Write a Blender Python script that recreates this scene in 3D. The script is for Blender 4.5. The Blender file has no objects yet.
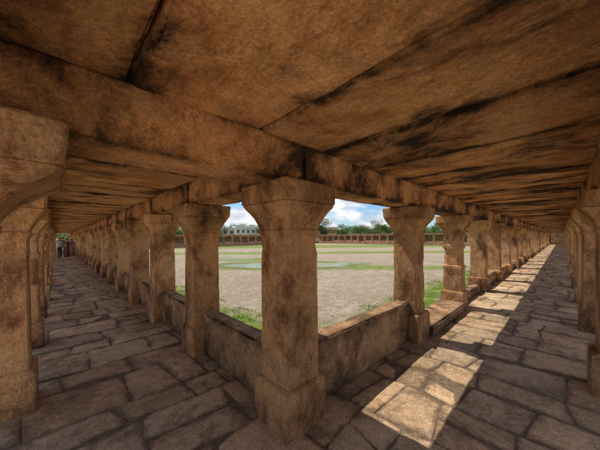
import bpy, bmesh, math, random
from mathutils import Vector, noise, Matrix
random.seed(7)
D=bpy.data; C=bpy.context
scene=C.scene
AZ=math.radians(46.1); H=1.6; GZ=-0.5
ca,sa=math.cos(AZ),math.sin(AZ)
def W(depth,px):            # ground position seen at a bearing (layout survey helper)
    lat=(px-300)/252*depth
    return (depth*ca+lat*sa, depth*sa-lat*ca)
def nz(x,y,z): return noise.noise(Vector((x,y,z)))
def link(o): scene.collection.objects.link(o); return o
# ---------------------------------------------------------------- node helpers
class NT:
    def __init__(s,name):
        s.m=D.materials.new(name); s.m.use_nodes=True; s.t=s.m.node_tree; s.t.nodes.clear()
        s.out=s.n('ShaderNodeOutputMaterial'); s.b=s.n('ShaderNodeBsdfPrincipled')
        s.l(s.b.outputs[0],s.out.inputs[0]); s.geo=s.n('ShaderNodeNewGeometry'); s.P=s.geo.outputs['Position']
    def n(s,t): return s.t.nodes.new(t)
    def l(s,a,b): s.t.links.new(a,b)
    def inp(s,sock,v):
        if isinstance(v,bpy.types.NodeSocket): s.l(v,sock)
        else: sock.default_value=v
    def noise(s,scale,detail=5,rough=.6,dist=0,vec=None,col=False):
        n=s.n('ShaderNodeTexNoise'); n.inputs['Scale'].default_value=scale; n.inputs['Detail'].default_value=detail
        n.inputs['Roughness'].default_value=rough; n.inputs['Distortion'].default_value=dist
        s.l(vec or s.P,n.inputs['Vector']); return n.outputs['Color' if col else 'Fac']
    def vor(s,scale,vec=None,feat='F1'):
        n=s.n('ShaderNodeTexVoronoi'); n.feature=feat; n.inputs['Scale'].default_value=scale; s.l(vec or s.P,n.inputs['Vector']); return n.outputs['Distance']
    def map(s,sc,loc=(0,0,0),vec=None):
        n=s.n('ShaderNodeMapping'); n.inputs['Scale'].default_value=sc; n.inputs['Location'].default_value=loc
        s.l(vec or s.P,n.inputs['Vector']); return n.outputs[0]
    def ramp(s,f,stops):
        n=s.n('ShaderNodeValToRGB'); e=n.color_ramp.elements
        while len(e)<len(stops): e.new(.5)
        for i,(p,c) in enumerate(stops):
            e[i].position=p; e[i].color=(c,c,c,1) if not hasattr(c,'__len__') else (*c,1)
        s.l(f,n.inputs[0]); return n.outputs[0]
    def mix(s,f,a,b,mode='MIX'):
        n=s.n('ShaderNodeMix'); n.data_type='RGBA'; n.blend_type=mode
        s.inp(n.inputs['Factor'],f)
        for k,v in ((6,a),(7,b)):
            if hasattr(v,'__len__') and not isinstance(v,bpy.types.NodeSocket): v=(*v,1)
            s.inp(n.inputs[k],v)
        return n.outputs[2]
    def math(s,op,a,b=0,clamp=False):
        n=s.n('ShaderNodeMath'); n.operation=op; n.use_clamp=clamp; s.inp(n.inputs[0],a); s.inp(n.inputs[1],b); return n.outputs[0]
    def mad(s,*prs):
        r=None
        for a,k in prs:
            q=s.math('MULTIPLY',a,k); r=q if r is None else s.math('ADD',r,q)
        return r
    def rng(s,f,a,b,c,d):
        n=s.n('ShaderNodeMapRange'); s.l(f,n.inputs[0])
        for i,v in enumerate((a,b,c,d)): n.inputs[i+1].default_value=v
        return n.outputs[0]
    def xyz(s,vec=None):
        n=s.n('ShaderNodeSeparateXYZ'); s.l(vec or s.P,n.inputs[0]); return n.outputs
    def attr(s,name):
        n=s.n('ShaderNodeAttribute'); n.attribute_name=name; return n.outputs['Fac']
    def bump(s,h,strength=.5,dist=.01):
        n=s.n('ShaderNodeBump'); n.inputs['Strength'].default_value=strength; n.inputs['Distance'].default_value=dist
        s.inp(n.inputs['Height'],h)
        return n.outputs[0]
    def fin(s,col,rough=.85,nrm=None,spec=.3):
        s.inp(s.b.inputs['Base Color'],(*col,1) if isinstance(col,tuple) else col); s.inp(s.b.inputs['Roughness'],rough)
        s.b.inputs['Specular IOR Level'].default_value=spec
        if nrm is not None: s.l(nrm,s.b.inputs['Normal'])
        return s.m
def scale_col(s,col,f): return s.mix(1.0,col,f,'MULTIPLY')

def sandstone(name,dark,light,pink,streak=(1,1,1),stain=(.56,.70),stainamt=.85,off=(0,0,0),lich=.5,bumpk=1.0,tonek=1.0,ss=.95,zdirt=False):
    s=NT(name)
    v=s.map((1,1,1),off); vs=s.map(streak,off)
    n1=s.noise(1.9,5,.68,.3,v); n2=s.noise(6.5,7,.74,.15,vs); n3=s.noise(52,4,.82,0,v)
    c=s.ramp(n1,[(.40,dark),(.57,light)])
    c=s.mix(s.ramp(n2,[(.44,0),(.58,.9)]),c,pink)
    c=s.mix(s.math('MULTIPLY',s.ramp(n2,[(.56,0),(.68,1)]),lich),c,(.80,.60,.40))
    c=s.mix(s.math('MULTIPLY',s.ramp(n2,[(.32,1),(.45,0)]),.6),c,tuple(x*.36 for x in dark))
    sn=s.noise(ss,9,.74,.35,s.map(tuple(.35+.65*k for k in streak),(off[0]+3.3,off[1],7.7)))
    e=s.attr('edge')
    sn=s.math('ADD',sn,s.math('MULTIPLY',e,.12))
    if zdirt:
        z=s.xyz()[2]
        sn=s.math('ADD',sn,s.math('ADD',s.rng(z,0,.28,.07,0),s.rng(z,1.75,2.05,0,.05)))
    c=s.mix(s.math('MULTIPLY',s.ramp(sn,[(stain[0]-.08,0),(stain[0]+.01,1)]),.5),c,tuple(x*.42 for x in dark))
    st=s.math('MULTIPLY',s.ramp(sn,[(stain[0],0),(stain[1],1)]),stainamt)
    c=s.mix(st,c,(.026,.019,.014))
    c=scale_col(s,c,s.ramp(n3,[(.34,.66),(.64,1.24)]))
    t=s.rng(s.attr('tone'),-1,1,1-.36*tonek,1+.36*tonek)
    cc=s.n('ShaderNodeCombineColor'); [s.l(t,cc.inputs[i]) for i in range(3)]
    c=scale_col(s,c,cc.outputs[0])
    h=s.mad((n1,.7),(n2,1.25),(n3,.38))
    return s.fin(c,.92,s.bump(h,1.0*bumpk,.034),.15)
M_pil=sandstone('pillar_sandstone',(.37,.17,.08),(.76,.425,.19),(.63,.37,.185),streak=(1,1,.45),stain=(.56,.68),stainamt=.8,lich=.35,ss=1.7,zdirt=True)
M_beam=sandstone('beam_sandstone',(.47,.205,.085),(.82,.44,.185),(.66,.335,.15),off=(2,5,1),stain=(.535,.63),stainamt=.9,lich=.3,ss=1.3)
M_ceilR=sandstone('ceiling_sandstone_a',(.56,.245,.095),(.88,.495,.21),(.74,.385,.165),streak=(1.3,.7,1),off=(6,1,0),stain=(.53,.62),stainamt=.92,lich=.5,ss=1.15)
M_ceilL=sandstone('ceiling_sandstone_b',(.54,.25,.10),(.84,.475,.21),(.69,.37,.165),streak=(.7,1.3,1),off=(1,7,0),stain=(.56,.66),stainamt=.87,ss=1.2,lich=.4)
M_wall=sandstone('parapet_sandstone',(.30,.165,.088),(.62,.37,.195),(.52,.32,.18),off=(4,4,4),stain=(.55,.67),stainamt=.7,ss=1.6,zdirt=True)
M_far=sandstone('arcade_sandstone',(.28,.15,.085),(.52,.30,.17),(.42,.25,.15),off=(4,4,4),stain=(.62,.72),stainamt=.6,ss=.6)
M_roof=sandstone('roof_stone',(.16,.11,.08),(.28,.2,.14),(.24,.18,.13))
def floor_mat():
    s=NT('flagstone')
    n1=s.noise(1.3,4,.65,.2); n2=s.noise(11,6,.76,.2); n3=s.noise(70,4,.82)
    c=s.ramp(n1,[(.36,(.34,.235,.145)),(.64,(.60,.445,.29))])
    c=s.mix(s.ramp(n2,[(.44,0),(.62,.85)]),c,(.70,.525,.35))
    dn=s.math('ADD',s.noise(2.3,9,.78,.3),s.math('MULTIPLY',s.attr('edge'),.11))
    c=s.mix(s.math('MULTIPLY',s.ramp(dn,[(.50,0),(.63,1)]),.76),c,(.13,.092,.062))
    c=scale_col(s,c,s.ramp(n3,[(.34,.58),(.66,1.24)]))
    t=s.rng(s.attr('tone'),-1,1,.66,1.34)
    cc=s.n('ShaderNodeCombineColor'); [s.l(t,cc.inputs[i]) for i in range(3)]
    c=scale_col(s,c,cc.outputs[0])
    t2=s.attr('hue'); c=s.mix(s.math('MULTIPLY',t2,.6),c,scale_col(s,c,(1.16,.94,.76)))
    h=s.mad((s.noise(4,3,.6,.3),1.0),(n2,.7),(n3,.35))
    return s.fin(c,s.ramp(n2,[(.3,.55),(.7,.85)]),s.bump(h,1.0,.026),.3)
M_floor=floor_mat()
def simple(name,col,rough=.8,var=.25,scale=8,bump=0):
    s=NT(name); n=s.noise(scale,4,.65)
    c=scale_col(s,s.mix(0.0,col,col),s.ramp(n,[(.3,1-var),(.7,1+var)]))
    return s.fin(c,rough,s.bump(n,bump,.02) if bump else None)
M_mortar=simple('joint_dirt',(.15,.108,.072),.95,.5,14,.4)
# ---------------------------------------------------------------- rough box / meshes
EA=[]
def rough_box(V,F,T,x0,x1,y0,y1,z0,z1,res=.08,amp=.006,chip=.018,tone=0,seed=0,round_=.010):
    if not V: EA.clear()
    L=[(x0,x1),(y0,y1),(z0,z1)]
    N=[max(2,int(math.ceil((b-a)/res))) for a,b in L]
    S=[]
    for (a,b),n in zip(L,N):
        e=min(.02,(b-a)*.2)
        S.append([a,a+e]+[a+(b-a)*i/n for i in range(1,n)]+[b-e,b])
    idx={}
    def gv(i,j,k):
        key=(i,j,k)
        if key in idx: return idx[key]
        p=[S[0][i],S[1][j],S[2][k]]
        ext=[i in(0,len(S[0])-1),j in(0,len(S[1])-1),k in(0,len(S[2])-1)]
        c=sum(ext)
        q=Vector(p)
        dd=sorted(min(p[a]-L[a][0],L[a][1]-p[a]) for a in range(3))
        EA.append(math.exp(-dd[1]/.06))
        d=nz(q.x*1.6+seed,q.y*1.6,q.z*1.6)*amp*1.3+nz(q.x*7+seed,q.y*7,q.z*7)*amp*.7
        ch=round_
        if c>=2:
            w=nz(q.x*4.5+seed*3,q.y*4.5,q.z*4.5)+.5*nz(q.x*13,q.y*13+seed,q.z*13)
            ch+=chip*max(0,w-.1)*1.6
        for a in range(3):
            if ext[a]:
                lo=p[a]==L[a][0]; sg=1 if lo else -1
                q[a]+= sg*( -d + (ch if c>=2 else 0))
        V.append(tuple(q)); idx[key]=len(V)-1; return idx[key]
    nx,ny,nn=len(S[0])-1,len(S[1])-1,len(S[2])-1
    def face(a,b,c,d): F.append((a,b,c,d)); T.append(tone)
    for i in range(nx):
        for j in range(ny):
            face(gv(i,j,0),gv(i,j+1,0),gv(i+1,j+1,0),gv(i+1,j,0)); face(gv(i,j,nn),gv(i+1,j,nn),gv(i+1,j+1,nn),gv(i,j+1,nn))
    for i in range(nx):
        for k in range(nn):
            face(gv(i,0,k),gv(i+1,0,k),gv(i+1,0,k+1),gv(i,0,k+1)); face(gv(i,ny,k),gv(i,ny,k+1),gv(i+1,ny,k+1),gv(i+1,ny,k))
    for j in range(ny):
        for k in range(nn):
            face(gv(0,j,k),gv(0,j,k+1),gv(0,j+1,k+1),gv(0,j+1,k)); face(gv(nx,j,k),gv(nx,j+1,k),gv(nx,j+1,k+1),gv(nx,j,k+1))
def mk(name,V,F,T=None,mats=(),T2=None,smooth=None,MI=None,parent=None,loc=None,E=None):
    me=D.meshes.new(name); me.from_pydata(V,[],F)
    if T is not None:
        a=me.attributes.new('tone','FLOAT','FACE'); a.data.foreach_set('value',T)
    if T2 is not None:
        a=me.attributes.new('hue','FLOAT','FACE'); a.data.foreach_set('value',T2)
    if E is not None and len(E)==len(V):
        a=me.attributes.new('edge','FLOAT','POINT'); a.data.foreach_set('value',E)
    for m in mats: me.materials.append(m)
    if MI is not None: me.polygons.foreach_set('material_index',MI)
    if smooth is not None:
        me.polygons.foreach_set('use_smooth',[True]*len(F)); me.set_sharp_from_angle(angle=math.radians(smooth))
    me.update()
    o=link(D.objects.new(name,me))
    if parent: o.parent=parent
    if loc: o.location=loc
    return o
def box(V,F,x0,x1,y0,y1,z0,z1):
    b=len(V); V+= [(x0,y0,z0),(x1,y0,z0),(x1,y1,z0),(x0,y1,z0),(x0,y0,z1),(x1,y0,z1),(x1,y1,z1),(x0,y1,z1)]
    F+= [(b,b+3,b+2,b+1),(b+4,b+5,b+6,b+7),(b,b+1,b+5,b+4),(b+1,b+2,b+6,b+5),(b+2,b+3,b+7,b+6),(b+3,b,b+4,b+7)]
# ---------------------------------------------------------------- pillars
ZB=2.05; ZC=2.38
def pillar_mesh(name,seed,hi=True,kind=0,capx=0.0):
    rnd=random.Random(seed)
    ph=.39+rnd.uniform(-.03,.03); pw=.224+rnd.uniform(-.008,.010); sw=.178+rnd.uniform(-.006,.006)
    prof=[(-.02,pw),(ph-.05,pw),(ph-.012,pw-.006),(ph,pw-.022),(ph+.004,sw+.004)]
    if kind==0:
        prof+=[(1.58,sw-.004)]
    elif kind==1:
        prof+=[(.85,sw),(.87,sw+.014),(.93,sw+.014),(.95,sw-.004),(1.30,sw-.008),(1.32,sw+.01),(1.38,sw+.01),(1.40,sw-.008),(1.58,sw-.008)]
    e=capx
    prof+=[(1.62,sw+.002),(1.628,sw+.014),(1.66,sw+.016),(1.666,sw+.006),(1.71,sw+.020+e*.08),(1.76,sw+.042+e*.25),(1.81,sw+.074+e*.5),(1.85,sw+.102+e*.75),(1.875,sw+.116+e*.95),(1.88,sw+.106+e),(1.888,sw+.124+e),(2.035,sw+.128+e),(2.047,sw+.120+e),(2.06,sw+.02)]
    step=.028 if hi else .11
    R=[]
    for (z0,w0),(z1,w1) in zip(prof,prof[1:]):
        n=max(1,int((z1-z0)/step)); 
        for i in range(n): R.append((z0+(z1-z0)*i/n,w0+(w1-w0)*i/n))
    R.append(prof[-1])
    n=12 if hi else 4
    ts=[-1,-.95]+[-.95+1.9*i/(n-2) for i in range(1,n-2)]+[.95]
    V=[];F=[]
    per=[]
    for s_ in range(4):
        for t in ts: per.append((s_,t))
    for z,w in R:
        for s_,t in per:
            cc=w*t; a=w
            if t==-1: a=w-.008; cc=-(w-.008)
            x,y=[(cc,-a),(a,cc),(-cc,a),(-a,-cc)][s_]
            if kind==1 and .95<=z<=1.30:
                k=w*1.62/(abs(x)+abs(y)) if abs(x)+abs(y)>w*1.62 else 1
                x*=k;y*=k
            px,py=x*3+seed*5.1,y*3
            d=nz(px,py,z*1.5)*.006+nz(px*3,py*3+seed,z*8)*.0035
            r=math.hypot(x,y); f=1+d/r
            if abs(t)>.9:
                cw=nz(px*1.5+9,py*1.5,z*4)+.5*nz(px*2,py*2,z*17+seed)
                f-=max(0,cw-.18)*.030/r
            V.append((x*f,y*f,z))
    m=len(per)
    for k in range(len(R)-1):
        for i in range(m):
            a=k*m+i;b=k*m+(i+1)%m
            F.append((a,b,b+m,a+m))
    F.append(tuple(range((len(R)-1)*m,len(R)*m))); F.append(tuple(reversed(range(m))))
    me=D.meshes.new(name); me.from_pydata(V,[],F)
    a=me.attributes.new('tone','FLOAT','FACE'); tt=rnd.uniform(-.5,.25); a.data.foreach_set('value',[tt]*len(F))
    me.materials.append(M_pil); me.polygons.foreach_set('use_smooth',[True]*len(F)); me.set_sharp_from_angle(angle=math.radians(30)); me.update()
    return me
hi=[pillar_mesh('pillar_hi%d'%i,i+1,True,0 if i%3!=2 else 1) for i in range(7)]
lo=[pillar_mesh('pillar_lo%d'%i,i+21,False,0) for i in range(5)]
bigcap=pillar_mesh('pillar_corbel',40,True,0,.11)
X0,X1,Y0,Y1=-.38,1.50,-.42,1.70
XS=[X0,X1,4.05,6.5]+[6.5+2.45*i for i in range(1,23)]
YS=[Y0,Y1,3.6,5.5]+[5.5+1.92*i for i in range(1,24)]
XE,YE=XS[-1],YS[-1]
def pillar(x,y,me=None):
    d=math.hypot(x,y)
    if me is None: me=random.choice(hi[:7] if d<14 else lo)
    o=link(D.objects.new('stone_pillar',me)); o.location=(x,y,0); o.rotation_euler=(0,0,random.choice([0,1,2,3])*math.pi/2+random.uniform(-.012,.012))
    return o
for i,x in enumerate(XS):
    pillar(x,Y1, bigcap if i==0 else hi[0] if i==1 else (hi[1] if i==2 else (hi[2] if i==3 else None)))
    pillar(x,Y0)
for j,y in enumerate(YS):
    if j>=2:
        pillar(X1,y, hi[3] if j==2 else None); pillar(X0,y,hi[4] if j==2 else None)
# ---------------------------------------------------------------- beams
def beam(x0,x1,y0,y1,d):
    V=[];F=[];T=[]
    r=.06 if d<9 else .3
    rough_box(V,F,T,x0,x1,y0,y1,ZB+.003,ZC+.012,r,.008,.030,random.uniform(-.35,.35),random.uniform(0,50),.008)
    mk('lintel_beam',V,F,T,[M_beam],smooth=34,E=EA)
bw=.195;g=.004
for yy in (Y1,Y0):
    for a,b in zip(XS,XS[1:]): beam(a+g,b-g,yy-bw,yy+bw,a)
for xx in (X1,X0):
    for j,(a,b) in enumerate(zip(YS,YS[1:])):
        if j==0: continue
        beam(xx-bw,xx+bw,(a+bw+g) if j==1 else a+g,b-g,a)
beam(X0-bw,X0+bw,Y0+bw+g,Y1-bw-g,0)
# ---------------------------------------------------------------- ceilings
V=[];F=[];T=[]
joints=[-.52,.27,1.08,1.79,2.60,3.42,4.15]
while joints[-1]<XE+2: joints.append(joints[-1]+random.uniform(.6,.85))
for a,b in zip(joints,joints[1:]):
    dz=random.uniform(-.014,.014)
    rough_box(V,F,T,a+.007,b-.007,Y0-.30,Y1+.24,ZC+dz,ZC+.21+dz,.085 if a<7 else .5,.014,.035,random.uniform(-.35,.45),random.uniform(0,80),.009)
mk('ceiling_slabs',V,F,T,[M_ceilR],smooth=34,E=EA)
V=[];F=[];T=[]
y=Y1+.25
while y<YE+2:
    b=y+random.uniform(.5,.75); dz=random.uniform(-.014,.014)
    rough_box(V,F,T,X0-.30,X1+.24,y+.007,b-.007,ZC+dz,ZC+.21+dz,.1 if y<8 else .5,.012,.03,random.uniform(-.4,.45),random.uniform(0,80),.009); y=b
mk('ceiling_slabs',V,F,T,[M_ceilL],smooth=34,E=EA)
V=[];F=[]
box(V,F,X0-.28,XE+2,Y0-.28,Y1+.22,ZC+.19,ZC+.33); box(V,F,X0-.28,X1+.22,Y1+.222,YE+2,ZC+.19,ZC+.33)
mk('flat_stone_roof',V,F,None,[M_roof])
# ---------------------------------------------------------------- plinth, floor
V=[];F=[]
box(V,F,-1.3,XE+3,-1.3,1.98,-.7,-.008); box(V,F,-1.3,1.80,1.982,YE+3,-.7,-.008)
mk('floor_bedding',V,F,None,[M_mortar])
M_bounce=simple('pale_light_bounce',(.74,.64,.50),.9,.08,1.5)  # unseen yard added behind the outer pillars, kept pale to bounce light inside
V=[];F=[]
box(V,F,-26,XE+3,-26,-1.303,-.7,-.03); box(V,F,-26,-1.303,-1.30,YE+3,-.7,-.03)
mk('added_bounce_yard',V,F,None,[M_bounce])
V=[];F=[];T=[];T2=[];E=[]
def stone(P,z,near):
    c=Vector((sum(p[0] for p in P)/4,sum(p[1] for p in P)/4))
    ring=[]
    for k in range(4):
        a=Vector(P[k]);b=Vector(P[(k+1)%4]); L=(b-a).length; n=max(2,int(L/.05)) if near else 2
        nrm=Vector((-(b-a).y,(b-a).x)).normalized()
        for i in range(n):
            t=i/n; p=a.lerp(b,t)
            w=nz(p.x*5,p.y*5,1.3)*.013+nz(p.x*19,p.y*19,4.3)*.007+max(0,nz(p.x*3,p.y*3,8)-.2)*.03
            if i==0: p=p.lerp(c,.014/(p-c).length)
            ring.append(p+nrm*(.001+w*(1 if near else .5)))
    n=len(ring); b0=len(V); tx,ty=random.uniform(-.009,.009),random.uniform(-.009,.009)
    def zz(p): return z+(p.x-c.x)*tx+(p.y-c.y)*ty
    levels=[(0,-.03,1.2),(.002,-.008,1.2),(.008,-.003,1),(.022,0,.75),(.075,.001,0)]
    for ins,dz,ev in levels:
        for p in ring:
            q=p.lerp(c,min(.6,ins/max(.05,(p-c).length))); V.append((q.x,q.y,zz(q)+dz)); E.append(ev)
    tone=random.gauss(0,.38); hue=random.random()
    for l in range(len(levels)-1):
        for i in range(n):
            a=b0+l*n+i;b=b0+l*n+(i+1)%n; F.append((a,b,b+n,a+n))
    F.append(tuple(b0+(len(levels)-1)*n+i for i in range(n)))
    k=(len(levels)-1)*n+1; T.extend([tone]*k); T2.extend([hue]*k)
def J(x,y): return (x+nz(x*1.7,y*1.7,9.1)*.12,y+nz(x*1.7,y*1.7,3.7)*.12)
def pave(u0,u1,v0,v1,swap):
    u=u0
    while u<u1:
        du=random.uniform(.32,.72); ue=min(u+du,u1)
        v=v0; cuts=[v0]
        while True:
            v+=random.uniform(.32,.95)
            if v>v1-.3: break
            cuts.append(v)
        cuts.append(v1)
        for a,b in zip(cuts,cuts[1:]):
            near=math.hypot(u,a)<8
            sub=[(a,b,u,ue)]
            q=random.random()
            if q<.2 and b-a>.5: m=(a+b)/2+random.uniform(-.1,.1); sub=[(a,m,u,ue),(m,b,u,ue)]
            elif q<.36 and ue-u>.5: m=(u+ue)/2+random.uniform(-.06,.06); sub=[(a,b,u,m),(a,b,m,ue)]
            for (p,q,r,s_) in sub:
                if swap: P=[J(p,r),J(q,r),J(q,s_),J(p,s_)]
                else: P=[J(r,p),J(s_,p),J(s_,q),J(r,q)]
                stone(P,random.gauss(0,.004),near)
        u=ue
pave(-1.25,XE+2.5,-1.2,1.93,False)
pave(1.935,YE+2.5,-1.2,1.72,True)
mk('flagstone_floor',V,F,T,[M_floor],T2=T2,smooth=40,E=E)
# ---------------------------------------------------------------- parapets
def wall(x0,x1,y0,y1,z1,r=.07,z0=-.01):
    V=[];F=[];T=[]
    rough_box(V,F,T,x0,x1,y0,y1,z0,z1,r,.010,.04,random.uniform(-.3,.2),random.uniform(0,60),.012)
    mk('low_parapet_wall',V,F,T,[M_wall],smooth=34,E=EA)
for i,(a,b) in enumerate(zip(XS,XS[1:])):
    if i==0: continue
    if i==2:
        V=[];F=[];T=[]
        rough_box(V,F,T,a+.19,b-.19,Y1-.28,Y1+.22,-.01,.17,.07,.009,.03,.15,3.3,.02)
        mk('stone_sill_step',V,F,T,[M_wall],smooth=34,E=EA); continue
    wall(a+.16,b-.16,Y1-.08,Y1+.13,.60 if i==1 else (.34 if i%3 else .2),.06 if i<4 else .3)
for j,(a,b) in enumerate(zip(YS,YS[1:])):
    if j==0: continue
    wall(X1-.07,X1+.14,a+.16,b-.16,.57,.06 if j<5 else .3)
V=[];F=[];T=[]
for q in ((XE+3.2,XE+3.7,-3.5,-.1,-.05,3.0),(XE+3.2,XE+3.7,1.4,4.5,-.05,3.0),(XE+3.15,XE+3.75,-.1,1.4,2.1,3.0),(XE+3.1,XE+3.8,-3.6,4.6,3.0,3.2),(XE+5.5,XE+5.8,-4,5,-.5,2.8)):
    rough_box(V,F,T,*q,.4,.01,.02,-.5,q[2],.01)
mk('stone_gateway',V,F,T,[M_wall],smooth=34,E=EA)
# ---------------------------------------------------------------- far arcades of the tank court
def far_arcade(name,p0,p1,inward):
    V=[];F=[];T=[]
    p0=Vector(p0);p1=Vector(p1);d=(p1-p0);L=d.length;d.normalize();q=Vector(inward)
    def ob(a0,a1,b0,b1,z0,z1,t):
        cs=[p0+d*a+q*b for a,b in((a0,b0),(a1,b0),(a1,b1),(a0,b1))]
        b=len(V)
        for z in(z0,z1):
            for c in cs: V.append((c.x,c.y,z))
        fs=[(b,b+3,b+2,b+1),(b+4,b+5,b+6,b+7),(b,b+1,b+5,b+4),(b+1,b+2,b+6,b+5),(b+2,b+3,b+7,b+6),(b+3,b,b+4,b+7)]
        F.extend(fs);T.extend([t]*6)
    n=int(L/2.2)
    for i in range(n+1):
        a=i*L/n; t=random.uniform(-.3,.5)
        ob(a-.24,a+.24,-.2,.2,0,.4,t);ob(a-.2,a+.2,-.15,.15,.4,1.65,t);ob(a-.34,a+.34,-.2,.2,1.65,1.85,t)
        if i<n:
            ob(a+.02,a+L/n-.02,-.17,.17,1.852,2.1,random.uniform(-.2,.6))
            ob(a+.25,a+L/n-.25,-.1,.1,0,random.uniform(.2,.8),random.uniform(-.2,.5))
            if random.random()<.5: ob(a,a+L/n-.05,-.30,.28,2.25,2.25+random.choice([.06,.1,.2]),random.uniform(-.2,.6))
    ob(-.5,L+.5,-2.4,.26,2.102,2.25,.2); ob(-.5,L+.5,-1.6,-1.3,0,2.1,0); ob(-.6,L+.6,-2.7,.4,-.7,0,0)
    mk(name,V,F,T,[M_far])
far_arcade('stone_arcade',(X1+.2,YE+7.2),(XE+.5,YE+7.2),(0,-1))
far_arcade('stone_arcade',(XE+1.4,Y1+.6),(XE+1.4,YE+6.3),(-1,0))
# ---------------------------------------------------------------- ground
PX,PY=W(19,288)
def ground_mat():
    s=NT('dry_ground'); x,y,z=s.xyz()
    n1=s.noise(.35,4,.6); n2=s.noise(3.2,6,.75); n3=s.noise(24,4,.85)
    c=s.ramp(n1,[(.3,(.35,.285,.205)),(.7,(.47,.395,.30))])
    c=s.mix(s.ramp(n2,[(.40,0),(.58,.8)]),c,(.28,.225,.165))
    c=scale_col(s,c,s.ramp(n3,[(.36,.5),(.60,1.25)]))
    c=s.mix(s.ramp(s.vor(9),[(.12,.7),(.24,0)]),c,(.20,.17,.135))
    w=s.math('MULTIPLY',s.math('SUBTRACT',s.noise(.55,6,.72),.5),5.0)
    def band(v,a,b,sf,k=1.0):
        v=s.math('ADD',v,s.math('MULTIPLY',w,k))
        return s.math('MULTIPLY',s.rng(v,a-sf,a+sf,0,1),s.rng(v,b-sf,b+sf,1,0))
    dep=s.math('ADD',s.math('MULTIPLY',x,ca),s.math('MULTIPLY',y,sa)); lat=s.math('SUBTRACT',s.math('MULTIPLY',x,sa),s.math('MULTIPLY',y,ca))
    g1=band(x,-9,3.7,.3,.3); g2=band(y,-9,3.9,.3,.3)
    g3=band(dep,31,36,1.2,1.4); g4=band(dep,48,64,2,1.6)
    def ell(lc,dc,lr,dr):
        dl=s.math('DIVIDE',s.math('SUBTRACT',lat,lc),lr); dd=s.math('DIVIDE',s.math('SUBTRACT',dep,dc),dr)
        return s.math('SQRT',s.math('ADD',s.math('MULTIPLY',dl,dl),s.math('MULTIPLY',dd,dd)))
    r=ell((288-300)/252*19,19,4.9,2.4)
    g5=band(r,.80,1.30,.2,.2)
    g6=band(ell(6.3,17.0,5.0,1.3),-5,.95,.3,.3)
    g7=band(ell(-6,24,4.4,1.7),-5,.95,.3,.3)
    out=s.math('MAXIMUM',band(x,XE+6,1e5,3,.3),band(y,YE+10,1e5,3,.3)) 
    g=g1
    for k in(g2,g3,g4,g5,g6,g7,s.math('MULTIPLY',out,.8)): g=s.math('MAXIMUM',g,k)
    patch=s.ramp(s.noise(1.8,7,.8),[(.38,0),(.51,1)])
    g=s.math('MULTIPLY',g,patch)
    gc=s.mix(s.noise(2.5,4,.7),(.085,.145,.014),(.21,.30,.035)); gc=scale_col(s,gc,s.ramp(n3,[(.3,.6),(.65,1.2)]))
    c=s.mix(g,c,gc)
    damp=band(r,-5,1.2,.16,.12); c=s.mix(s.math('MULTIPLY',damp,.5),c,(.12,.125,.06))
    return s.fin(c,.95,s.bump(s.mad((n2,1),(n3,.6)),.9,.06),.1)
M_ground=ground_mat()
mk('ground',[(-2500,-2500,GZ),(2500,-2500,GZ),(2500,2500,GZ),(-2500,2500,GZ)],[(0,1,2,3)],None,[M_ground])
def water_mat():
    s=NT('pond_water'); c=s.mix(s.noise(.8,4,.6),(.15,.18,.06),(.26,.27,.12))
    return s.fin(c,.22,s.bump(s.noise(6,3,.6),.4,.018),.3)
M_water=water_mat()
def pond(lc,dc,lr,dr,sd):
    x0,y0=(dc*ca+lc*sa, dc*sa-lc*ca)
    V=[(0,0,0)];F=[]
    for i in range(120):
        a=i/120*2*math.pi; k=1+.3*nz(math.cos(a)*1.5+sd,math.sin(a)*1.5,2.2)+.2*nz(math.cos(a)*5,math.sin(a)*5+sd,5)+.08*nz(math.cos(a)*15,math.sin(a)*15+sd,5); l=lr*k*math.cos(a); d=dr*k*math.sin(a)
        V.append((l*sa+d*ca,-l*ca+d*sa,0))
    F=[(0,1+i,1+(i+1)%120) for i in range(120)]
    mk('pond',V,F,None,[M_water],loc=(x0,y0,GZ+.006))
pond(-.6,19,4.6,1.8,0)
pond(4.4,20.3,1.2,.5,3)
pond(-6.3,24.5,2.2,.7,6)
def leafmat(name,a,b,sc=3):
    s=NT(name); c=s.mix(s.ramp(s.noise(sc,3,.6),[(.35,0),(.65,1)]),a,b); m=s.fin(c,.6,None,.3)
    tr=s.n('ShaderNodeBsdfTranslucent'); s.l(c,tr.inputs[0]); mx=s.n('ShaderNodeMixShader'); mx.inputs[0].default_value=.3
    s.l(s.b.outputs[0],mx.inputs[1]); s.l(tr.outputs[0],mx.inputs[2]); s.l(mx.outputs[0],s.out.inputs[0]); return m
M_grass=leafmat('grass_blades',(.11,.20,.018),(.26,.36,.045),2)
V=[];F=[]
cnt=0
while cnt<36000:
    r=random.random()
    if r<.58: x=random.uniform(1.95,22); y=random.uniform(1.95,4.2)
    else: y=random.uniform(1.9,16); x=random.uniform(1.85,4.0)
    if nz(x*1.3,y*1.3,2)+.6*nz(x*4,y*4,1)<-.20+(.3 if min(x,y)>3.6 else 0): 
        cnt+=.2; continue
    cnt+=1
    h=random.uniform(.02,.07)*(1+.6*nz(x*.8,y*.8,5)); a=random.uniform(0,6.28); w=.007
    lx,ly=random.uniform(-.04,.04),random.uniform(-.04,.04); b=len(V)
    V+=[(x-w*math.cos(a),y-w*math.sin(a),GZ),(x+w*math.cos(a),y+w*math.sin(a),GZ),(x+lx,y+ly,GZ+h)]; F.append((b,b+1,b+2))
mk('grass',V,F,None,[M_grass])
M_grav=simple('gravel_stone',(.38,.32,.25),.9,.4,6)
V=[];F=[]
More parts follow.
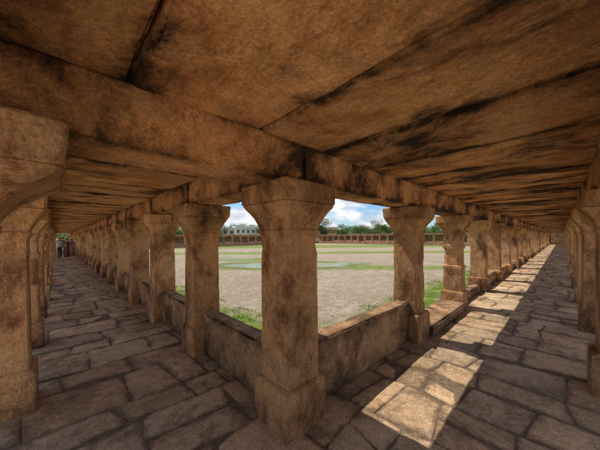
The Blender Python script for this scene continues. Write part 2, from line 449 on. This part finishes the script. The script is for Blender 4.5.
for i in range(9000):
    x,y=W(random.uniform(4,26),random.uniform(160,470))
    if x<1.9 or y<2.1: continue
    if ((x-PX)**2+(y-PY)**2)<25: continue
    r=abs(random.gauss(0,.014))+.007; b=len(V); ph=random.random()*6
    for k in range(5):
        a=ph+k*1.257; rr=r*random.uniform(.7,1.3); V.append((x+rr*math.cos(a),y+rr*math.sin(a),GZ-.005))
    for k in range(5):
        a=ph+k*1.257; rr=r*random.uniform(.4,.8); V.append((x+rr*math.cos(a),y+rr*math.sin(a),GZ+r*random.uniform(.4,.7)))
    for k in range(5): F.append((b+k,b+(k+1)%5,b+5+(k+1)%5,b+5+k))
    F.append(tuple(b+5+k for k in range(5)))
mk('gravel',V,F,None,[M_grav])
# ---------------------------------------------------------------- trees
M_bark=simple('bark',(.13,.10,.075),.9,.3,6)
M_leaf=[leafmat('foliage_dark',(.045,.09,.016),(.08,.14,.026),.6),leafmat('foliage_light',(.09,.16,.022),(.15,.23,.04),.6)]
def tube(V,F,MI,a,b,r0,r1,n=7):
    a=Vector(a);b=Vector(b);d=(b-a).normalized();u=d.orthogonal().normalized();w=d.cross(u);s=len(V)
    for p,r in((a,r0),(b,r1)):
        for i in range(n):
            t=i/n*6.2832; q=p+(u*math.cos(t)+w*math.sin(t))*r; V.append(tuple(q))
    for i in range(n): F.append((s+i,s+(i+1)%n,s+n+(i+1)%n,s+n+i)); MI.append(0)
def tree_mesh(seed,h,cr):
    R=random.Random(seed);V=[];F=[];MI=[]
    th=h*.3; tube(V,F,MI,(0,0,-.1),(R.uniform(-.2,.2),R.uniform(-.2,.2),th),h*.035,h*.022)
    cl=[]
    for i in range(11):
        a=R.uniform(0,6.28); rr=cr*R.uniform(.2,.8); z=h*R.uniform(.38,.88); e=(rr*math.cos(a),rr*math.sin(a),z)
        mid=(e[0]*.4,e[1]*.4,th+(z-th)*.6)
        tube(V,F,MI,(0,0,th*.9),mid,h*.016,h*.011);tube(V,F,MI,mid,e,h*.011,h*.004); cl.append((e,cr*R.uniform(.28,.5)))
        for _ in range(2):
            e2=(e[0]+R.uniform(-1,1)*cr*.4,e[1]+R.uniform(-1,1)*cr*.4,e[2]+R.uniform(-.1,.12)*h); cl.append((e2,cr*R.uniform(.18,.34)))
    for c,r in cl:
        for _ in range(int(110*(r/(cr*.35))**2)):
            d=Vector((R.gauss(0,1),R.gauss(0,1),R.gauss(0,1))).normalized()*r*R.uniform(.45,1.08); d.z*=.75
            p=Vector(c)+d; s=R.uniform(.10,.22)*h/8
            u=Vector((R.gauss(0,1),R.gauss(0,1),R.gauss(0,1))).normalized(); w=u.orthogonal().normalized()
            b=len(V); V+=[tuple(p-u*s),tuple(p+w*s*.6),tuple(p+u*s),tuple(p-w*s*.6)]; F.append((b,b+1,b+2,b+3)); MI.append(1 if R.random()<.5 else 2)
    me=D.meshes.new('tree'); me.from_pydata(V,[],F)
    for m in(M_bark,*M_leaf): me.materials.append(m)
    me.polygons.foreach_set('material_index',MI); me.update(); return me
TM=[tree_mesh(1,9,4.6),tree_mesh(2,8,4.2),tree_mesh(3,9,4.9),tree_mesh(4,7,4.2)]
def tree(depth,px,s,k):
    x,y=W(depth,px); o=link(D.objects.new('tree',TM[k%4])); o.location=(x,y,GZ); o.scale=(s,s,s*random.uniform(.85,1.0)); o.rotation_euler[2]=random.uniform(0,6)
for k,(d,px,s) in enumerate([(97,322,1.15),(102,332,.8),(98,315,1.0),(96,308,.9),(108,345,.8),(108,354,1.0),(104,362,.85),(110,370,1.1),(112,379,1.1),(110,387,1.0),(118,396,.95),(120,408,1.1),(125,420,.9),(122,434,1.0),(120,448,1.0),
   (130,205,.9),(132,180,1.0),(125,165,.9),(140,235,1.1),(135,268,1.0),(118,258,1.0),(120,267,.9),(130,285,1.0),(128,298,.9),(135,342,1.0),(120,150,1.),(120,130,1.1),(110,190,.85),(135,225,1.0),(140,248,1.15),(115,470,1.),(110,490,1.),(112,510,.9),(112,218,.95),(115,262,.9),(108,210,.85),(116,226,.75)]):
    tree(d,px,s,k)
V=[];F=[];MI=[]
R=random.Random(5)
for i in range(26000):
    px=R.uniform(40,580); dd=R.uniform(150,190); x,y=W(dd,px)
    top=7.5+2.2*nz(px*.03,0,0)+2.2*nz(px*.13,2,0)
    z=GZ+R.random()**.7*top; s=R.uniform(.3,.7); p=Vector((x,y,z)); u=Vector((R.gauss(0,1),R.gauss(0,1),R.gauss(0,1))).normalized(); w=u.orthogonal().normalized(); b=len(V)
    V+=[tuple(p-u*s),tuple(p+w*s*.7),tuple(p+u*s),tuple(p-w*s*.7)]; F.append((b,b+1,b+2,b+3)); MI.append(R.randint(0,1))
mk('distant_trees',V,F,None,M_leaf,MI=MI)
# ---------------------------------------------------------------- buildings
M_glass=simple('window_dark',(.03,.035,.04),.3,.2,2)
def building(name,depth,px,w,d,storeys,wallcol,trimcol,bays,sh=2.9,tank=True):
    par=link(D.objects.new(name,None)); x,y=W(depth,px); par.location=(x,y,GZ); par.rotation_euler[2]=math.atan2(y,x)-math.pi/2+random.uniform(-.25,.25)
    mw=simple(name+'_plaster',wallcol,.85,.14,.6); mt=simple(name+'_trim',trimcol,.8,.1,1)
    V=[];F=[]; GV=[];GF=[]; TV=[];TF=[]
    y0=-d/2
    bwid=w/bays; ht=storeys*sh
    box(V,F,-w/2,w/2,y0+.25,d/2,0,ht)
    for f in range(storeys):
        z0=f*sh
        for b in range(bays):
            xa=-w/2+b*bwid; ww=bwid*.45; xm=xa+bwid/2
            zs=z0+(.9 if (f or b%3) else .05); zh=z0+2.2
            box(V,F,xa,xm-ww/2,y0,y0+.249,z0,z0+sh); box(V,F,xm+ww/2,xa+bwid,y0,y0+.249,z0,z0+sh)
            box(V,F,xm-ww/2+.001,xm+ww/2-.001,y0+.002,y0+.249,z0,zs); box(V,F,xm-ww/2+.001,xm+ww/2-.001,y0+.002,y0+.249,zh,z0+sh)
            box(GV,GF,xm-ww/2,xm+ww/2,y0+.18,y0+.23,zs,zh)
            box(TV,TF,xm-ww/2-.1,xm+ww/2+.1,y0-.45,y0-.003,zh+.02,zh+.12)
            box(TV,TF,xm-.03,xm+.03,y0+.12,y0+.17,zs,zh)
        box(TV,TF,-w/2-.15,w/2+.15,y0-.12,y0-.004,z0+sh-.2,z0+sh-.02)
    box(TV,TF,-w/2-.1,w/2+.1,y0-.1,y0+.1,ht+.003,ht+.75);box(TV,TF,-w/2-.1,-w/2+.1,y0+.103,d/2,ht+.003,ht+.75);box(TV,TF,w/2-.1,w/2+.1,y0+.103,d/2,ht+.003,ht+.75)
    if tank: box(TV,TF,w*.15,w*.35,0,d*.35,ht+.003,ht+1.6)
    mk('walls',V,F,None,[mw],parent=par);mk('windows',GV,GF,None,[M_glass],parent=par);mk('trim',TV,TF,None,[mt],parent=par)
building('apartment_building',116,246,11,9,2,(.58,.56,.50),(.66,.64,.59),5,3.2)
building('concrete_building',116,231,8,8,2,(.50,.45,.37),(.57,.53,.45),3,2.8)
building('yellow_house',99,331,3.4,5,2,(.55,.36,.16),(.6,.48,.3),3,2.5,False)
# ---------------------------------------------------------------- people
def mcol(n,c,r=.75): return simple(n,c,r,.12,25)
M_skin=mcol('skin',(.30,.16,.095),.55); M_hair=mcol('hair',(.015,.012,.011),.5)
M_lips=simple('lips',(.22,.08,.06))
def person(x,y,rot,top,bottom,female=False,step=.12,arm=.25,h=1.68):
    par=link(D.objects.new('person',None)); par.location=(x,y,.002); par.rotation_euler[2]=rot
    k=h/1.70
    Vs=[];E=[];Rd=[]
    def v(p,r,pr=None):
        Vs.append(tuple(c*k for c in p));Rd.append((r[0]*k,r[1]*k) if isinstance(r,tuple) else (r*k,r*k))
        if pr is not None:E.append((pr,len(Vs)-1))
        return len(Vs)-1
    pel=v((0,0,.93),(.155,.11)); wa=v((0,0,1.08),(.135,.10),pel); ch=v((0,.0,1.26),(.155,.115),wa); sh=v((0,0,1.39),(.13,.09),ch)
    nk=v((0,.005,1.47),.052,sh); jaw=v((0,-.012,1.53),(.062,.072),nk); hd=v((0,-.005,1.60),(.078,.092),jaw); tp=v((0,.005,1.665),(.062,.075),hd)
    hands=[]
    for s in(-1,1):
        so=v((s*.18,0,1.37),.058,sh); el=v((s*.235,.02+.04*s*arm,1.10),.043,so); wr=v((s*.25,-.06-arm*.25*(1+s)*.5,.87),.028,el)
        pm=v((s*.25,-.075-arm*.25*(1+s)*.5,.80),(.036,.02),wr); hands.append((s,Vs[pm]))
        hp=v((s*.09,0,.86),.095,pel); kn=v((s*.095,-.02+s*step*.5,.48),.058,hp); an=v((s*.10,.02+s*step,.09),.038,kn); v((s*.105,-.13+s*step,.035),(.04,.03),an)
    me=D.meshes.new('b'); me.from_pydata(Vs,E,[]); o=link(D.objects.new('body',me))
    m=o.modifiers.new('s','SKIN'); 
    for i,sv in enumerate(me.skin_vertices[0].data): sv.radius=Rd[i]; sv.use_root=(i==0)
    m.use_smooth_shade=True; ss=o.modifiers.new('u','SUBSURF'); ss.levels=2
    dg=C.evaluated_depsgraph_get(); em=D.meshes.new_from_object(o.evaluated_get(dg)); o.modifiers.clear(); o.data=em; o.parent=par
    em.materials.clear()
    for mm in(M_skin,top,bottom,M_hair): em.materials.append(mm)
    for p in em.polygons:
        c=p.center/k; i=0
        if c.z<.93 and abs(c.x)<.215 : i=2 if c.z>.09 else 3
        elif c.z>.93 and c.z<1.435 and not (abs(c.x)>.19 and c.z<1.16): i=1
        if c.z>1.50 and (c.z>1.635 or c.y>.03): i=3
        p.material_index=i; p.use_smooth=True
    FV=[];FE=[];FR=[]
    for s,hv in hands:
        for f in range(4):
            L=[.075,.085,.08,.062][f]*k; b=len(FV); yy=hv[1]+(-.024+f*.016)*k
            FV+=[(hv[0],yy,hv[2]-.01),(hv[0]+.004*s,yy,hv[2]-.04*k),(hv[0]-.006*s,yy,hv[2]-.04*k-L*.5),(hv[0]-.02*s,yy,hv[2]-.04*k-L)]
            FE+=[(b,b+1),(b+1,b+2),(b+2,b+3)];FR+=[.009,.0085,.008,.007]
        b=len(FV);FV+=[(hv[0],hv[1]-.02,hv[2]+.02),(hv[0]-.01*s,hv[1]-.045,hv[2]-.02),(hv[0]-.015*s,hv[1]-.05,hv[2]-.055)];FE+=[(b,b+1),(b+1,b+2)];FR+=[.011,.010,.008]
    me=D.meshes.new('f'); me.from_pydata(FV,FE,[]); o=link(D.objects.new('fingers',me)); m=o.modifiers.new('s','SKIN')
    for i,sv in enumerate(me.skin_vertices[0].data): sv.radius=(FR[i],FR[i]); sv.use_root=not any(e[1]==i for e in FE)
    dg=C.evaluated_depsgraph_get(); em=D.meshes.new_from_object(o.evaluated_get(dg)); o.modifiers.clear(); o.data=em; o.parent=par; em.materials.clear(); em.materials.append(M_skin)
    def blob(n,loc,sc,mat):
        bm=bmesh.new(); bmesh.ops.create_icosphere(bm,subdivisions=2,radius=1); me=D.meshes.new(n)
        for w in bm.verts: w.co=Vector((w.co.x*sc[0],w.co.y*sc[1],w.co.z*sc[2]))*k
        bm.to_mesh(me);bm.free();me.materials.append(mat)
        for p in me.polygons:p.use_smooth=True
        q=link(D.objects.new(n,me)); q.location=Vector(loc)*k; q.parent=par
    blob('nose',(0,-.098,1.585),(.011,.018,.022),M_skin)
    for s in(-1,1): blob('ear',(s*.078,0,1.59),(.01,.02,.03),M_skin); blob('eye',(s*.03,-.083,1.607),(.012,.01,.007),M_hair)
    blob('mouth',(0,-.087,1.548),(.022,.009,.006),M_lips)
    blob('hair',(0,.018,1.645),(.084,.096,.068) if not female else (.086,.10,.075),M_hair)
    if female:
        blob('hair_bun',(0,.10,1.60),(.045,.04,.05),M_hair)
        V=[];F=[]; rings=[(1.0,.15,.12),(.9,.175,.14),(.6,.19,.16),(.3,.205,.18),(.05,.22,.20)]; n=28
        for z,a,b in rings:
            for i in range(n):
                t=i/n*6.2832; fl=1+.05*math.sin(t*7)*(1.05-z); V.append((a*fl*math.cos(t)*k,b*fl*math.sin(t)*k,z*k))
        for r in range(4):
            for i in range(n): F.append((r*n+i,(r+1)*n+i,(r+1)*n+(i+1)%n,r*n+(i+1)%n))
        mk('sari_skirt',V,F,None,[bottom],smooth=60,parent=par)
cl=lambda n,c:mcol(n,c)
red,wh,bl,ye,dk,gr,pk=cl('red_cloth',(.16,.045,.04)),cl('white_cloth',(.36,.34,.31)),cl('blue_cloth',(.06,.09,.18)),cl('yellow_cloth',(.24,.16,.06)),cl('dark_cloth',(.04,.04,.05)),cl('green_cloth',(.05,.12,.07)),cl('pink_cloth',(.22,.09,.10))
person(.12,28.5,.4,wh,dk,False)
person(.60,29.5,-.3,red,red,True,h=1.56)
person(.95,31.0,2.8,pk,ye,True,h=1.54)
person(.35,32.5,.1,bl,dk,False,h=1.70)
person(.75,36,.2,ye,gr,True,h=1.55)
# ---------------------------------------------------------------- light
S=Vector((-.10,.57,1.0)).normalized()
sun=D.lights.new('sun','SUN'); sun.energy=5; sun.angle=math.radians(.5); sun.color=(1,.92,.79)
so=link(D.objects.new('sun',sun)); so.rotation_euler=S.to_track_quat('Z','Y').to_euler()
w=D.worlds.new('World'); scene.world=w; w.use_nodes=True; t=w.node_tree; t.nodes.clear()
def tn(k): return t.nodes.new(k)
o=tn('ShaderNodeOutputWorld'); bg=tn('ShaderNodeBackground'); sk=tn('ShaderNodeTexSky'); sk.sky_type='NISHITA'; sk.sun_disc=False
sk.sun_elevation=math.asin(S.z); sk.sun_rotation=math.atan2(S.x,S.y); sk.air_density=1.0; sk.dust_density=.3
tint=tn('ShaderNodeMix'); tint.data_type='RGBA'; tint.blend_type='MULTIPLY'; tint.inputs['Factor'].default_value=1; tint.inputs[7].default_value=(.54,.70,.92,1); t.links.new(sk.outputs[0],tint.inputs[6])
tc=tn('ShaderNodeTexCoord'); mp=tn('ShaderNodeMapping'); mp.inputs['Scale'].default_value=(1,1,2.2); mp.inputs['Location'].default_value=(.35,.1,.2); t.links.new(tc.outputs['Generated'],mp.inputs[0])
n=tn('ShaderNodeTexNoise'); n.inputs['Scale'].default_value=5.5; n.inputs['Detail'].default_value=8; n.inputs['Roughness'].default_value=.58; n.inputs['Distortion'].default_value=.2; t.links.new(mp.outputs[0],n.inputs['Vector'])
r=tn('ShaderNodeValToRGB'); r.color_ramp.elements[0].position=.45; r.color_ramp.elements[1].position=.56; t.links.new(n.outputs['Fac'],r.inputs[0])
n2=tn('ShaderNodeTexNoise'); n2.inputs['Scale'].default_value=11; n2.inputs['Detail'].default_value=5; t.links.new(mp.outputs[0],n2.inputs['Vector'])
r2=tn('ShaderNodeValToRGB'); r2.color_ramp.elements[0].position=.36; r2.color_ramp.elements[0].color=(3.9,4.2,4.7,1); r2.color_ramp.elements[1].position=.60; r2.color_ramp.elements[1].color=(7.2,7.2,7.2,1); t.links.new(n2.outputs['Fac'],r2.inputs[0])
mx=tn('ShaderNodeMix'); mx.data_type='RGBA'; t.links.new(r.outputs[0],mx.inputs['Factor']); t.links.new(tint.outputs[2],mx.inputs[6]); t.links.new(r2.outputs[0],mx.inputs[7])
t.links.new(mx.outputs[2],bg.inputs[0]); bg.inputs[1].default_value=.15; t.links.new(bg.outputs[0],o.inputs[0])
# ---------------------------------------------------------------- camera
cam=D.cameras.new('camera'); cam.sensor_width=36; cam.lens=252/600*36; cam.shift_y=.02; cam.clip_start=.02; cam.clip_end=6000
co=link(D.objects.new('camera',cam)); co.location=(0,0,H)
co.rotation_euler=(Matrix.Rotation(AZ-math.pi/2,4,'Z')@Matrix.Rotation(math.pi/2,4,'X')@Matrix.Rotation(math.radians(-.4),4,'Z')).to_euler()
scene.camera=co
scene.view_settings.view_transform='Standard'; scene.view_settings.look='None'; scene.view_settings.exposure=0
